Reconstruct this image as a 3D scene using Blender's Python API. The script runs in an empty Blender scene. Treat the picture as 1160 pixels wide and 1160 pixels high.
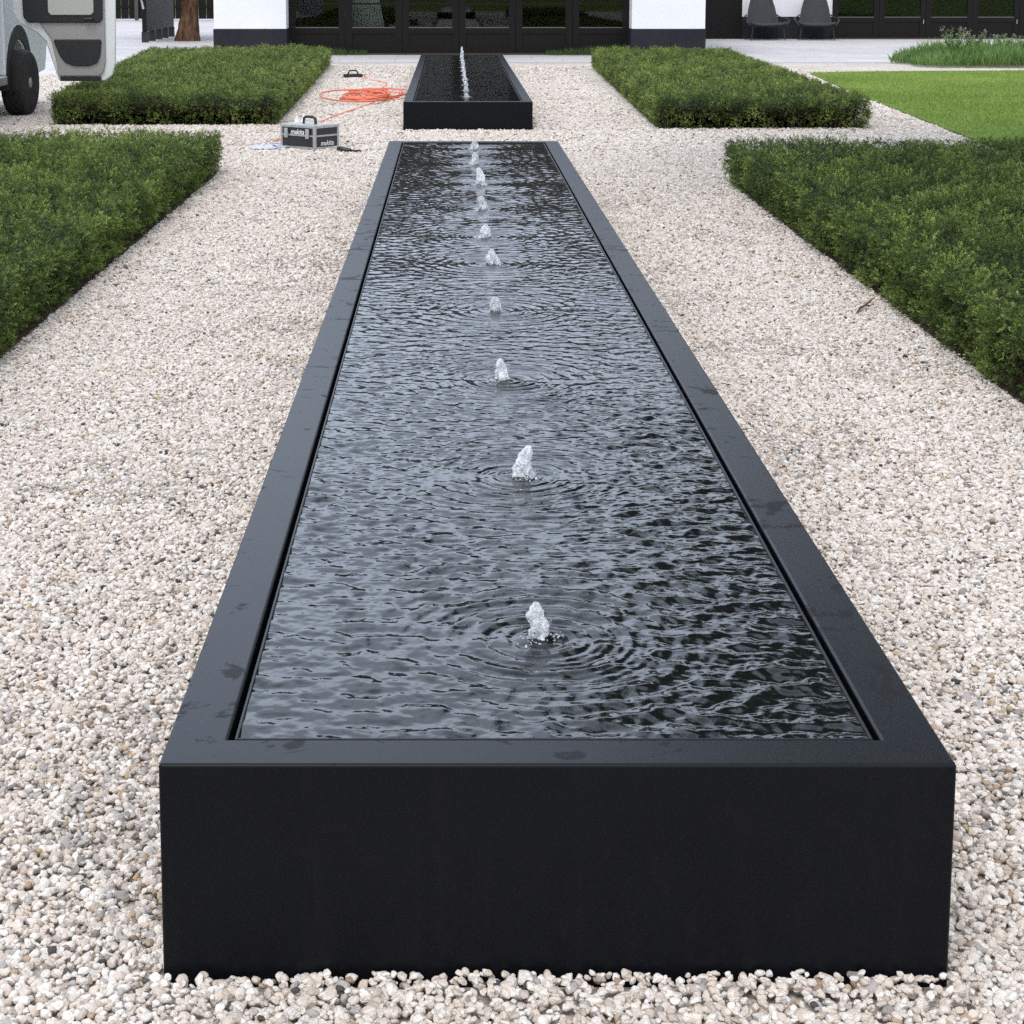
import bpy, math, random
import numpy as np
from mathutils import Vector, Matrix, noise
random.seed(11); R = np.random.default_rng(7)
SC = bpy.context.scene; COL = SC.collection
rad = math.radians
HC = 1.524                                   # camera height

# ------------------------------------------------------------------ helpers
def tag(o, label=None, cat=None, group=None, kind=None):
    if label: o['label'] = label
    if cat: o['category'] = cat
    if group: o['group'] = group
    if kind: o['kind'] = kind
    return o
def empty(name, loc=(0, 0, 0), rz=0, label=None, cat=None, group=None):
    o = bpy.data.objects.new(name, None); o.empty_display_size = .1
    o.location = loc; o.rotation_euler = (0, 0, rz); COL.objects.link(o)
    return tag(o, label, cat, group)
class MB:
    """collects shapes, then links them as one mesh"""
    def __init__(s): s.v = []; s.f = []
    def add(s, vs, fs):
        n = len(s.v); s.v += [tuple(p) for p in vs]; s.f += [tuple(i + n for i in f) for f in fs]; return s
    def box(s, x0, x1, y0, y1, z0, z1):
        return s.add([(x0,y0,z0),(x1,y0,z0),(x1,y1,z0),(x0,y1,z0),(x0,y0,z1),(x1,y0,z1),(x1,y1,z1),(x0,y1,z1)],
                     [(0,3,2,1),(4,5,6,7),(0,1,5,4),(1,2,6,5),(2,3,7,6),(3,0,4,7)])
    def prism(s, pts, a, b, axis='y'):
        """polygon (2-D) extruded along an axis: y -> pts are (x,z), x -> pts are (y,z), z -> pts are (x,y)"""
        n = len(pts)
        mk = {'y': lambda p, t: (p[0], t, p[1]), 'x': lambda p, t: (t, p[0], p[1]), 'z': lambda p, t: (p[0], p[1], t)}[axis]
        vs = [mk(p, a) for p in pts] + [mk(p, b) for p in pts]
        fs = [tuple(range(n)), tuple(range(2 * n - 1, n - 1, -1))]
        fs += [(i, i + n, (i + 1) % n + n, (i + 1) % n) for i in range(n)]
        return s.add(vs, fs)
    def tube(s, pts, r, n=8, closed=False):
        pts = [Vector(p) for p in pts]; m = len(pts); rr = r if hasattr(r, '__len__') else [r] * m
        vs = []; up = Vector((.13, .21, .97)).normalized()
        for i, p in enumerate(pts):
            a = pts[(i - 1) % m] if (closed or i) else p; b = pts[(i + 1) % m] if (closed or i < m - 1) else p
            t = (b - a); t = t.normalized() if t.length > 1e-9 else Vector((0, 0, 1))
            u = up - t * up.dot(t)
            if u.length < .05: u = Vector((1, 0, 0)) - t * t.x
            u.normalize(); w = t.cross(u)
            vs += [p + (u * math.cos(q) + w * math.sin(q)) * rr[i] for q in [2 * math.pi * k / n for k in range(n)]]
        fs = []
        for i in range(m if closed else m - 1):
            j = (i + 1) % m
            fs += [(i*n+k, i*n+(k+1) % n, j*n+(k+1) % n, j*n+k) for k in range(n)]
        if not closed: fs += [tuple(range(n - 1, -1, -1)), tuple(range((m-1)*n, m*n))]
        return s.add(vs, fs)
    def lathe(s, prof, axis='z', n=32, c=(0, 0, 0)):
        """profile (r, h) revolved"""
        vs = []
        for r, h in prof:
            for k in range(n):
                q = 2 * math.pi * k / n; a, b = r * math.cos(q), r * math.sin(q)
                p = (a, b, h) if axis == 'z' else (h, a, b)
                vs.append((p[0] + c[0], p[1] + c[1], p[2] + c[2]))
        fs = [(i*n+k, i*n+(k+1) % n, (i+1)*n+(k+1) % n, (i+1)*n+k) for i in range(len(prof) - 1) for k in range(n)]
        fs += [tuple(range(n - 1, -1, -1)), tuple(range((len(prof)-1)*n, len(prof)*n))]
        return s.add(vs, fs)
    def build(s, name, m, parent=None, bevel=0, smooth=False, loc=None, seg=2):
        me = bpy.data.meshes.new(name); me.from_pydata(s.v, [], s.f); me.update()
        import bmesh
        b = bmesh.new(); b.from_mesh(me); bmesh.ops.recalc_face_normals(b, faces=b.faces); b.to_mesh(me); b.free()
        o = bpy.data.objects.new(name, me); COL.objects.link(o); me.materials.append(m)
        if parent: o.parent = parent
        if loc: o.location = loc
        if smooth or bevel:
            me.polygons.foreach_set('use_smooth', [True] * len(me.polygons))
            me.set_sharp_from_angle(angle=rad(40))
        if bevel:
            md = o.modifiers.new('bevel', 'BEVEL'); md.width = bevel; md.segments = seg; md.limit_method = 'ANGLE'
            md.angle_limit = rad(35); md.harden_normals = True
        return o
def np_mesh(name, V, F, mat, parent=None, smooth=False, attrs=None):
    """V (n,3), F (m,k) arrays"""
    me = bpy.data.meshes.new(name); V = np.asarray(V, np.float32); F = np.asarray(F, np.int32)
    me.vertices.add(len(V)); me.vertices.foreach_set('co', V.ravel())
    if len(F):
        k = F.shape[1]
        me.loops.add(F.size); me.loops.foreach_set('vertex_index', F.ravel())
        me.polygons.add(len(F)); me.polygons.foreach_set('loop_start', np.arange(len(F), dtype=np.int32) * k)
        me.polygons.foreach_set('use_smooth', np.full(len(F), smooth))
    for nm, (ty, arr) in (attrs or {}).items():
        a = me.attributes.new(nm, ty, 'POINT'); a.data.foreach_set('value' if ty == 'FLOAT' else 'vector', np.asarray(arr, np.float32).ravel())
    me.update(calc_edges=True); me.validate()
    o = bpy.data.objects.new(name, me); COL.objects.link(o)
    if mat: me.materials.append(mat)
    if parent: o.parent = parent
    return o
def vnoise(x, y, f, seed=0):
    """smooth value noise, numpy"""
    x = np.asarray(x) * f + seed * 17.3; y = np.asarray(y) * f + seed * 31.7
    xi = np.floor(x).astype(np.int64); yi = np.floor(y).astype(np.int64); xf = x - xi; yf = y - yi
    h = lambda a, b: ((np.sin(a * 127.1 + b * 311.7 + seed * 7.7) * 43758.5453) % 1.0)
    u = xf * xf * (3 - 2 * xf); v = yf * yf * (3 - 2 * yf)
    return (h(xi, yi) * (1-u) + h(xi+1, yi) * u) * (1-v) + (h(xi, yi+1) * (1-u) + h(xi+1, yi+1) * u) * v

# ------------------------------------------------------------------ materials
def mat(name, col=(.5, .5, .5), rough=.5, metal=0, spec=.5, **kw):
    m = bpy.data.materials.new(name); m.use_nodes = True
    b = m.node_tree.nodes['Principled BSDF']
    b.inputs['Base Color'].default_value = (*col, 1); b.inputs['Roughness'].default_value = rough
    b.inputs['Metallic'].default_value = metal; b.inputs['Specular IOR Level'].default_value = spec
    for k, v in kw.items(): b.inputs[k.replace('_', ' ')].default_value = v
    return m
def N(m, t, **kw):
    n = m.node_tree.nodes.new(t)
    for k, v in kw.items():
        if k in n.inputs.keys(): n.inputs[k].default_value = v
        else: setattr(n, k, v)
    return n
def L(m, a, b): m.node_tree.links.new(a, b)
def BS(m): return m.node_tree.nodes['Principled BSDF']
def ramp(m, stops, interp='LINEAR'):
    r = m.node_tree.nodes.new('ShaderNodeValToRGB'); r.color_ramp.interpolation = interp
    e = r.color_ramp.elements
    while len(e) < len(stops): e.new(.5)
    for k, (p, c) in enumerate(stops): e[k].position = p; e[k].color = (*c, 1) if len(c) == 3 else c
    return r
def noisy(m, scale, stops, rough=None, bump=0, bdist=.01, detail=6, coord='Object', stretch=None):
    """object-space noise drives the colour (and bump / roughness)"""
    tc = N(m, 'ShaderNodeTexCoord'); src = tc.outputs[coord]
    if stretch:
        mp = N(m, 'ShaderNodeMapping'); mp.inputs['Scale'].default_value = stretch; L(m, src, mp.inputs['Vector']); src = mp.outputs[0]
    nz = N(m, 'ShaderNodeTexNoise', Scale=scale, Detail=detail, Roughness=.6); L(m, src, nz.inputs['Vector'])
    r = ramp(m, stops); L(m, nz.outputs['Fac'], r.inputs[0]); L(m, r.outputs[0], BS(m).inputs['Base Color'])
    if rough:
        mr = N(m, 'ShaderNodeMapRange'); mr.inputs[3].default_value, mr.inputs[4].default_value = rough
        mr.inputs[1].default_value = .3; mr.inputs[2].default_value = .7
        L(m, nz.outputs['Fac'], mr.inputs[0]); L(m, mr.outputs[0], BS(m).inputs['Roughness'])
    if bump:
        b = N(m, 'ShaderNodeBump', Strength=bump, Distance=bdist); L(m, nz.outputs['Fac'], b.inputs['Height']); L(m, b.outputs[0], BS(m).inputs['Normal'])
    return m

M_panel = mat('anthracite_coat', rough=.40, spec=.16)      # powder-coated metal with dried water marks
def _panel(m):
    tc = N(m, 'ShaderNodeTexCoord')
    n1 = N(m, 'ShaderNodeTexNoise', Scale=3.2, Detail=8, Roughness=.65); L(m, tc.outputs['Object'], n1.inputs['Vector'])
    n2 = N(m, 'ShaderNodeTexNoise', Scale=7, Detail=9, Roughness=.68, Distortion=1.1); L(m, tc.outputs['Object'], n2.inputs['Vector'])
    n3 = N(m, 'ShaderNodeTexNoise', Scale=700, Detail=1); L(m, tc.outputs['Object'], n3.inputs['Vector'])
    r = ramp(m, [(.3, (.0028, .0034, .0052)), (.7, (.0042, .0050, .0072))]); L(m, n1.outputs['Fac'], r.inputs[0])
    wet = ramp(m, [(.585, (0, 0, 0)), (.60, (.6,)*3), (.68, (.7,)*3), (.70, (1, 1, 1))]); L(m, n2.outputs['Fac'], wet.inputs[0])
    mx = N(m, 'ShaderNodeMix', data_type='RGBA'); L(m, wet.outputs[0], mx.inputs['Factor']); 
    mp = N(m, 'ShaderNodeMapping'); mp.inputs['Scale'].default_value = (7, 7, .55); L(m, tc.outputs['Object'], mp.inputs['Vector'])
    n4 = N(m, 'ShaderNodeTexNoise', Scale=3, Detail=7, Roughness=.7); L(m, mp.outputs[0], n4.inputs['Vector'])
    run = ramp(m, [(.52, (0, 0, 0)), (.78, (.22,)*3)]); L(m, n4.outputs['Fac'], run.inputs[0])
    m0 = N(m, 'ShaderNodeMix', data_type='RGBA'); L(m, run.outputs[0], m0.inputs['Factor']); L(m, r.outputs[0], m0.inputs['A']); m0.inputs['B'].default_value = (.016, .0155, .0155, 1)
    L(m, m0.outputs['Result'], mx.inputs['A'])
    mx.inputs['B'].default_value = (.0045, .0043, .0043, 1); L(m, mx.outputs['Result'], BS(m).inputs['Base Color'])
    mr = N(m, 'ShaderNodeMapRange'); mr.inputs[3].default_value = .36; mr.inputs[4].default_value = .62
    L(m, wet.outputs[0], mr.inputs[0]); L(m, mr.outputs[0], BS(m).inputs['Roughness'])
    b = N(m, 'ShaderNodeBump', Strength=.08, Distance=.001); L(m, n3.outputs['Fac'], b.inputs['Height']); L(m, b.outputs[0], BS(m).inputs['Normal'])
_panel(M_panel)
M_water = mat('pond_water', (.006, .007, .007), .015, spec=.5, IOR=1.333)
def _water(m):
    tc = N(m, 'ShaderNodeTexCoord')
    n = N(m, 'ShaderNodeTexNoise', Scale=55, Detail=2, Roughness=.5); L(m, tc.outputs['Object'], n.inputs['Vector'])
    b = N(m, 'ShaderNodeBump', Strength=.4, Distance=.002); L(m, n.outputs['Fac'], b.inputs['Height']); L(m, b.outputs[0], BS(m).inputs['Normal'])
_water(M_water)
M_foam = mat('frothing_water', (.88, .91, .94), .15, spec=.5, IOR=1.33, Transmission_Weight=.28)
def _foam(m):
    tc = N(m, 'ShaderNodeTexCoord'); n = N(m, 'ShaderNodeTexNoise', Scale=160, Detail=4, Roughness=.6); L(m, tc.outputs['Object'], n.inputs['Vector'])
    r = ramp(m, [(.32, (.25,)*3), (.6, (.95,)*3)]); L(m, n.outputs['Fac'], r.inputs[0]); L(m, r.outputs[0], BS(m).inputs['Alpha'])
    b = N(m, 'ShaderNodeBump', Strength=.7, Distance=.004); L(m, n.outputs['Fac'], b.inputs['Height']); L(m, b.outputs[0], BS(m).inputs['Normal'])
_foam(M_foam)
def _gravel_cols(): 
    return [(0.0, (.71, .625, .545)), (.15, (.79, .735, .67)), (.30, (.62, .535, .455)), (.42, (.83, .785, .73)), (.55, (.68, .59, .51)), (.67, (.72, .67, .61)),
            (.79, (.54, .47, .405)), (.86, (.45, .42, .395)), (.90, (.75, .69, .625)), (.932, (.31, .285, .26)), (.948, (.47, .35, .23)), (.963, (.35, .25, .18)), (.976, (.66, .60, .53)), (.988, (.08, .075, .075))]
M_stone = mat('gravel_stone', rough=.72, spec=.3)
def _stone(m):
    at = N(m, 'ShaderNodeAttribute', attribute_type='INSTANCER', attribute_name='tone')
    r = ramp(m, _gravel_cols(), 'CONSTANT'); L(m, at.outputs['Fac'], r.inputs[0])
    tc = N(m, 'ShaderNodeTexCoord'); n = N(m, 'ShaderNodeTexNoise', Scale=2.2, Detail=4); L(m, tc.outputs['Object'], n.inputs['Vector'])
    hs = N(m, 'ShaderNodeHueSaturation'); L(m, r.outputs[0], hs.inputs['Color'])
    mr = N(m, 'ShaderNodeMapRange'); mr.inputs[3].default_value = .72; mr.inputs[4].default_value = 1.25; L(m, n.outputs['Fac'], mr.inputs[0])
    L(m, mr.outputs[0], hs.inputs['Value']); L(m, hs.outputs[0], BS(m).inputs['Base Color'])
    b = N(m, 'ShaderNodeBump', Strength=.35, Distance=.2); L(m, n.outputs['Fac'], b.inputs['Height']); L(m, b.outputs[0], BS(m).inputs['Normal'])
_stone(M_stone)
M_gravel = mat('gravel_bed', rough=.85, spec=.2)
def _gravel(m):
    tc = N(m, 'ShaderNodeTexCoord')
    wp = N(m, 'ShaderNodeTexNoise', Scale=40, Detail=2); L(m, tc.outputs['Object'], wp.inputs['Vector'])
    ad = N(m, 'ShaderNodeVectorMath', operation='MULTIPLY_ADD'); L(m, wp.outputs['Color'], ad.inputs[0]); ad.inputs[1].default_value = (.012,)*3; L(m, tc.outputs['Object'], ad.inputs[2])
    v = N(m, 'ShaderNodeTexVoronoi', Scale=52, Randomness=1); L(m, ad.outputs[0], v.inputs['Vector'])
    sp = N(m, 'ShaderNodeSeparateColor'); L(m, v.outputs['Color'], sp.inputs[0])
    r = ramp(m, _gravel_cols(), 'CONSTANT'); L(m, sp.outputs[0], r.inputs[0])
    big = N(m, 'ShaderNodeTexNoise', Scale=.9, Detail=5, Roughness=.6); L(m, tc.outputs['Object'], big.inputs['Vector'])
    mr = N(m, 'ShaderNodeMapRange'); mr.inputs[1].default_value = .3; mr.inputs[2].default_value = .7; mr.inputs[3].default_value = .72; mr.inputs[4].default_value = .94  # sheet colour darkened in place of missing shadows between stones
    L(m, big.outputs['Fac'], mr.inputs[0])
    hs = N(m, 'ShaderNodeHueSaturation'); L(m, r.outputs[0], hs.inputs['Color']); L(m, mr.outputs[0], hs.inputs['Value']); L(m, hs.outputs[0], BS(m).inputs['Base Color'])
    iv = N(m, 'ShaderNodeMath', operation='SUBTRACT'); iv.inputs[0].default_value = 1; L(m, v.outputs['Distance'], iv.inputs[1])
    b = N(m, 'ShaderNodeBump', Strength=.9, Distance=.012); L(m, iv.outputs[0], b.inputs['Height']); L(m, b.outputs[0], BS(m).inputs['Normal'])
_gravel(M_gravel)
def leafmat(name, stops, trans=.35):
    m = mat(name, rough=.5, spec=.35)
    at = N(m, 'ShaderNodeAttribute', attribute_name='tone'); r = ramp(m, stops); L(m, at.outputs['Fac'], r.inputs[0])
    L(m, r.outputs[0], BS(m).inputs['Base Color'])
    tr = N(m, 'ShaderNodeBsdfTranslucent'); L(m, r.outputs[0], tr.inputs['Color'])
    mx = N(m, 'ShaderNodeMixShader'); mx.inputs[0].default_value = trans
    L(m, BS(m).outputs[0], mx.inputs[1]); L(m, tr.outputs[0], mx.inputs[2])
    L(m, mx.outputs[0], m.node_tree.nodes['Material Output'].inputs['Surface'])
    return m
M_yew = leafmat('yew_needles', [(0, (.010, .015, .006)), (.35, (.048, .080, .017)), (.7, (.142, .210, .038)), (1, (.37, .46, .11))])
M_yew_far = leafmat('pale_yew_needles', [(0, (.015, .022, .008)), (.35, (.072, .110, .026)), (.7, (.20, .268, .058)), (1, (.42, .49, .14))])  # paler greens, used on the two far hedges
M_leaf = leafmat('tree_leaves', [(0, (.02, .04, .012)), (1, (.07, .11, .03))])
M_weed = leafmat('herb_leaves', [(0, (.03, .06, .018)), (1, (.10, .17, .04))])
M_grass = leafmat('lawn_blades', [(0, (.15, .22, .04)), (1, (.34, .45, .11))], .3)
M_ograss = leafmat('bluish_grass_blades', [(0, (.06, .125, .04)), (.6, (.15, .26, .07)), (1, (.28, .41, .13))], .3)
M_flower = leafmat('seed_heads', [(0, (.2, .25, .14)), (1, (.42, .42, .32))], .2)
M_lawn = noisy(mat('turf', rough=.9, spec=.1), 2.2, [(.3, (.11, .18, .025)), (.7, (.17, .26, .04))], bump=.5, bdist=.02)
M_core = noisy(mat('hedge_shade', rough=.9, spec=.1), 30, [(.35, (.014, .012, .008)), (.65, (.03, .028, .014))])
M_soil = noisy(mat('dark_mulch', rough=.95, spec=.1), 45, [(.35, (.03, .02, .014)), (.65, (.085, .05, .032))], bump=.8, bdist=.02)
M_bark = noisy(mat('shaggy_bark', rough=.9, spec=.1), 9, [(.35, (.055, .03, .02)), (.65, (.2, .115, .07))], bump=1, bdist=.05, stretch=(1, 1, .35))
M_render = noisy(mat('white_render', rough=.85, spec=.2), 1.5, [(.3, (.76, .77, .8)), (.7, (.83, .84, .86))], bump=.1, bdist=.004)
M_plinth = noisy(mat('dark_plinth', rough=.75, spec=.25), 4, [(.3, (.013, .0135, .019)), (.7, (.021, .022, .029))])
M_timber = noisy(mat('black_stained_timber', rough=.5, spec=.2), 6, [(.3, (.0045, .0038, .0038)), (.7, (.009, .0072, .0068))], stretch=(8, 8, .6))
M_roof = noisy(mat('dark_roof_tiles', rough=.8), 5, [(.3, (.024, .02, .017)), (.7, (.055, .045, .036))], bump=.6, bdist=.03)
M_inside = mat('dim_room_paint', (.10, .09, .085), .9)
M_curtain = mat('pale_curtain', (.6, .58, .55), .9)
M_pave = mat('pale_paving', rough=.8, spec=.25)
def _pave(m):
    tc = N(m, 'ShaderNodeTexCoord')
    br = N(m, 'ShaderNodeTexBrick', Scale=1.0); br.offset = .5
    br.inputs['Color1'].default_value = (.50, .485, .49, 1); br.inputs['Color2'].default_value = (.56, .545, .55, 1); br.inputs['Mortar'].default_value = (.36, .34, .33, 1)
    br.inputs['Mortar Size'].default_value = .008; br.inputs['Brick Width'].default_value = 1.0; br.inputs['Row Height'].default_value = 1.0
    L(m, tc.outputs['Object'], br.inputs['Vector'])
    n = N(m, 'ShaderNodeTexNoise', Scale=1.3, Detail=7, Roughness=.65); L(m, tc.outputs['Object'], n.inputs['Vector'])
    mr = N(m, 'ShaderNodeMapRange'); mr.inputs[3].default_value = .86; mr.inputs[4].default_value = 1.12; L(m, n.outputs['Fac'], mr.inputs[0])
    hs = N(m, 'ShaderNodeHueSaturation'); L(m, br.outputs['Color'], hs.inputs['Color']); L(m, mr.outputs[0], hs.inputs['Value']); L(m, hs.outputs[0], BS(m).inputs['Base Color'])
_pave(M_pave)
M_glass = bpy.data.materials.new('window_glass'); M_glass.use_nodes = True
def _glass(m):
    nt = m.node_tree; nt.nodes.remove(BS(m))
    tr = N(m, 'ShaderNodeBsdfTransparent'); tr.inputs[0].default_value = (.75, .78, .77, 1)
    gl = N(m, 'ShaderNodeBsdfGlossy'); gl.inputs['Roughness'].default_value = .02
    fr = N(m, 'ShaderNodeFresnel', IOR=1.42); mx = N(m, 'ShaderNodeMixShader')
    L(m, fr.outputs[0], mx.inputs[0]); L(m, tr.outputs[0], mx.inputs[1]); L(m, gl.outputs[0], mx.inputs[2])
    L(m, mx.outputs[0], nt.nodes['Material Output'].inputs['Surface'])
_glass(M_glass)
M_steel = mat('brushed_steel', (.55, .55, .56), .35, 1)
M_alu = noisy(mat('scuffed_aluminium', rough=.4, metal=.6), 20, [(.3, (.36, .36, .36)), (.7, (.52, .52, .51))])
M_case = noisy(mat('black_case_panel', rough=.5), 15, [(.3, (.012, .012, .013)), (.7, (.025, .025, .026))])
M_black = mat('black_plastic', (.014, .014, .015), .5)
M_rubber = noisy(mat('tyre_rubber', rough=.8, spec=.3), 12, [(.3, (.016, .014, .013)), (.7, (.034, .029, .026))])
M_van = mat('white_van_paint', (.78, .80, .80), .3, Coat_Weight=.4)
M_vanin = noisy(mat('grey_door_trim', rough=.6), 3, [(.3, (.31, .30, .29)), (.7, (.35, .34, .33))])
M_white = mat('print_white', (.8, .8, .8), .6)
M_bag = noisy(mat('white_bag', rough=.5), 12, [(.3, (.72, .72, .72)), (.7, (.85, .85, .86))])
M_film = mat('pale_plastic_film', (.70, .72, .80), .15, Transmission_Weight=.4)
M_blue = mat('blue_print', (.10, .14, .4), .5)
M_cord = mat('orange_cable', (.78, .19, .09), .5)
M_weave = noisy(mat('grey_woven_cord', rough=.8), 60, [(.35, (.022, .022, .026)), (.65, (.06, .06, .068))], bump=.7, bdist=.01)
M_dkmetal = mat('dark_metal', (.02, .02, .022), .45)
M_pot = mat('grey_pot', (.12, .12, .12), .7)

# ------------------------------------------------------------------ ground
def sheet(name, pts, z, m, kind='structure'):
    me = bpy.data.meshes.new(name); me.from_pydata([(x, y, z) for x, y in pts], [], [tuple(range(len(pts)))]); me.update()
    if me.polygons[0].normal.z < 0: me.flip_normals()
    o = bpy.data.objects.new(name, me); COL.objects.link(o); me.materials.append(m); return tag(o, kind=kind)
sheet('ground', [(-400, -400), (400, -400), (400, 600), (-400, 600)], -.03, M_lawn)
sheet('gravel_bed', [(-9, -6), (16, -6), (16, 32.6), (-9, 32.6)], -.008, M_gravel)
sheet('terrace_paving', [(-40, 32.6), (40, 32.6), (40, 70), (-40, 70)], -.004, M_pave)
sheet('driveway_paving', [(-40, 21.8), (-5.2, 21.8), (-5.2, 32.6), (-40, 32.6)], -.004, M_pave)
# lawn with a soft curved edge
def lawn_left(y): return 4.70 + (y - 14) * .052 + .010 * max(0, y - 23) ** 1.3
lp = [(lawn_left(y), y) for y in np.linspace(10, 29.0, 40)] + [(6.2, 29.35), (7.5, 29.65), (10, 29.85), (14, 29.9), (30, 29.9), (30, 10)]
sheet('lawn', lp, .006, M_lawn)
n = 120000
gx = R.uniform(4.5, 11.5, n); gy = R.uniform(13.5, 29.9, n)
ed = np.vectorize(lawn_left)(np.minimum(gy, 29.)) + R.normal(0, .02, n); k = (gx > ed) & (gx < .36 * gy + .8) & (gy < 29.2 + .55 * np.clip((gx - 6) / 4, 0, 1)); gx, gy = gx[k], gy[k]; n = len(gx)
a = R.uniform(0, 6.28, n); hgt = R.uniform(.02, .045, n) * (.8 + .4 * vnoise(gx, gy, 1.2)); w = .005
tx, ty = R.normal(0, .014, n), R.normal(0, .014, n)
V = np.stack([np.stack([gx - w*np.cos(a), gy - w*np.sin(a), np.full(n, .004)], 1), np.stack([gx + w*np.cos(a), gy + w*np.sin(a), np.full(n, .004)], 1), np.stack([gx + tx, gy + ty, hgt], 1)], 1).reshape(-1, 3)
tone = np.clip(.0 + .75 * vnoise(gx, gy, .55, 3) + .25 * vnoise(gx, gy, 5, 4) + R.normal(0, .13, n), 0, 1)
tag(np_mesh('lawn_grass', V, np.arange(3*n).reshape(-1, 3), M_grass, attrs={'tone': ('FLOAT', np.repeat(tone, 3))}), kind='stuff')

# gravel stones: real pebbles, instanced on a cloud of points
def make_pebble(i):
    import bmesh
    b = bmesh.new(); bmesh.ops.create_icosphere(b, subdivisions=3 if i < 8 else 2, radius=1)
    r = random.Random(i); sc = Vector((r.uniform(.85, 1.25), r.uniform(.75, 1.0), r.uniform(.55, .8)))
    pl = []
    for _ in range(11):
        d = Vector((r.gauss(0, 1), r.gauss(0, 1), r.gauss(0, 1))).normalized(); pl.append((d, r.uniform(.50, .86)))
    for v in b.verts:
        p = v.co.copy()
        for d, t in pl:
            q = p.dot(d)
            if q > t: p -= d * (q - t) * .985
        p *= 1 + .09 * noise.noise(p * 2.1 + Vector((i * 3.1, 0, 0)))
        v.co = Vector((p.x * sc.x, p.y * sc.y, p.z * sc.z)) * 1.22
    me = bpy.data.meshes.new('pebble'); b.to_mesh(me); b.free()
    me.polygons.foreach_set('use_smooth', [True] * len(me.polygons)); me.materials.append(M_stone)
    return bpy.data.objects.new('pebble', me)
peb = bpy.data.collections.new('pebble_shapes')
for i in range(12): peb.objects.link(make_pebble(i))
def blocked(x, y):
    t = ((x > -.452) & (x < .772) & (y > 2.625) & (y < 13.18)) | ((x > -.485) & (x < .82) & (y > 18.3) & (y < 29.5))
    h = (((x < -1.80) & (x > -4.1)) | ((x > 2.05) & (x < 4.18))) & (((y > 3.25) & (y < np.where(x > 0, 13.55, 14.3))) | ((y > np.where(x > 0, 18.5, 18.95)) & (y < 31)))
    return t | h
def cloud(x0, x1, y0, y1, dens, smin, smax, zlo, zhi):
    n = int((x1-x0) * (y1-y0) * dens); x = R.uniform(x0, x1, n); y = R.uniform(y0, y1, n)
    keep = ~blocked(x, y) & (np.abs(x - .15) < .36 * y + 2.6)
    keep &= (R.uniform(0, 1, n) < np.clip((31.5 - y) / 6, 0, 1)) & ~((y > 14) & (x > 4.66 + (y - 14)*.052 + .010*np.maximum(0, y - 23)**1.3)) & ~((y <= 14) & (x > 4.66))
    x, y = x[keep], y[keep]; n = len(x)
    s = np.clip(R.lognormal(math.log((smin+smax)/2), .26, n), smin*.7, smax*1.5)
    z = R.uniform(zlo, zhi, n) + .006 * (vnoise(x, y, 3.1, 5) - .5)
    dy = np.where((y > 2.2) & (y < 2.64) & (x > -.45) & (x < .77), np.exp(-np.abs(y - 2.63) / .05) * (.010 + .016 * vnoise(x, y, 7, 9)), 0)   # a little heaped against the table
    return np.stack([x, y, z + dy], 1), s
parts = [cloud(-3.4, 3.7, 1.3, 9.0, 7600, .0052, .0082, -.004, .004), cloud(-3.4, 3.7, 1.3, 9.0, 4600, .005, .0078, .001, .008),
         cloud(-5.6, 5.6, 9.0, 16., 5000, .0068, .0104, -.003, .006), cloud(-6.2, 6.4, 16., 31.5, 2300, .0095, .014, -.003, .006)]
P = np.concatenate([p for p, s in parts]); S = np.concatenate([s for p, s in parts]); n = len(P)
# slow drifts of lighter and darker stones, with rusty patches
tn = R.uniform(0, 1, n); pt = vnoise(P[:, 0], P[:, 1], 2.3, 21) * .6 + vnoise(P[:, 0], P[:, 1], 7, 22) * .4
tn = np.where((pt > .67) & (R.uniform(0, 1, n) < .45), R.uniform(.84, .965, n), tn)
gv = np_mesh('gravel', P, np.zeros((0, 3)), None, attrs={'rot': ('FLOAT_VECTOR', R.uniform(-1, 1, (n, 3)) * np.array([.7, .7, 3.14])), 'size': ('FLOAT', S), 'tone': ('FLOAT', tn)})
tag(gv, kind='stuff')
ng = bpy.data.node_groups.new('pebble_scatter', 'GeometryNodeTree')
ng.interface.new_socket('Geometry', in_out='INPUT', socket_type='NodeSocketGeometry'); ng.interface.new_socket('Geometry', in_out='OUTPUT', socket_type='NodeSocketGeometry')
gi = ng.nodes.new('NodeGroupInput'); go = ng.nodes.new('NodeGroupOutput'); ci = ng.nodes.new('GeometryNodeCollectionInfo'); ip = ng.nodes.new('GeometryNodeInstanceOnPoints')
ci.inputs['Collection'].default_value = peb; ci.inputs['Separate Children'].default_value = True; ci.inputs['Reset Children'].default_value = True
na = ng.nodes.new('GeometryNodeInputNamedAttribute'); na.data_type = 'FLOAT_VECTOR'; na.inputs['Name'].default_value = 'rot'
nb = ng.nodes.new('GeometryNodeInputNamedAttribute'); nb.data_type = 'FLOAT'; nb.inputs['Name'].default_value = 'size'
ln = ng.links.new; ln(gi.outputs[0], ip.inputs['Points']); ln(ci.outputs[0], ip.inputs['Instance']); ip.inputs['Pick Instance'].default_value = True
ln(na.outputs['Attribute'], ip.inputs['Rotation']); ln(nb.outputs['Attribute'], ip.inputs['Scale']); ln(ip.outputs[0], go.inputs[0])
gm = gv.modifiers.new('scatter', 'NODES'); gm.node_group = ng

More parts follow.
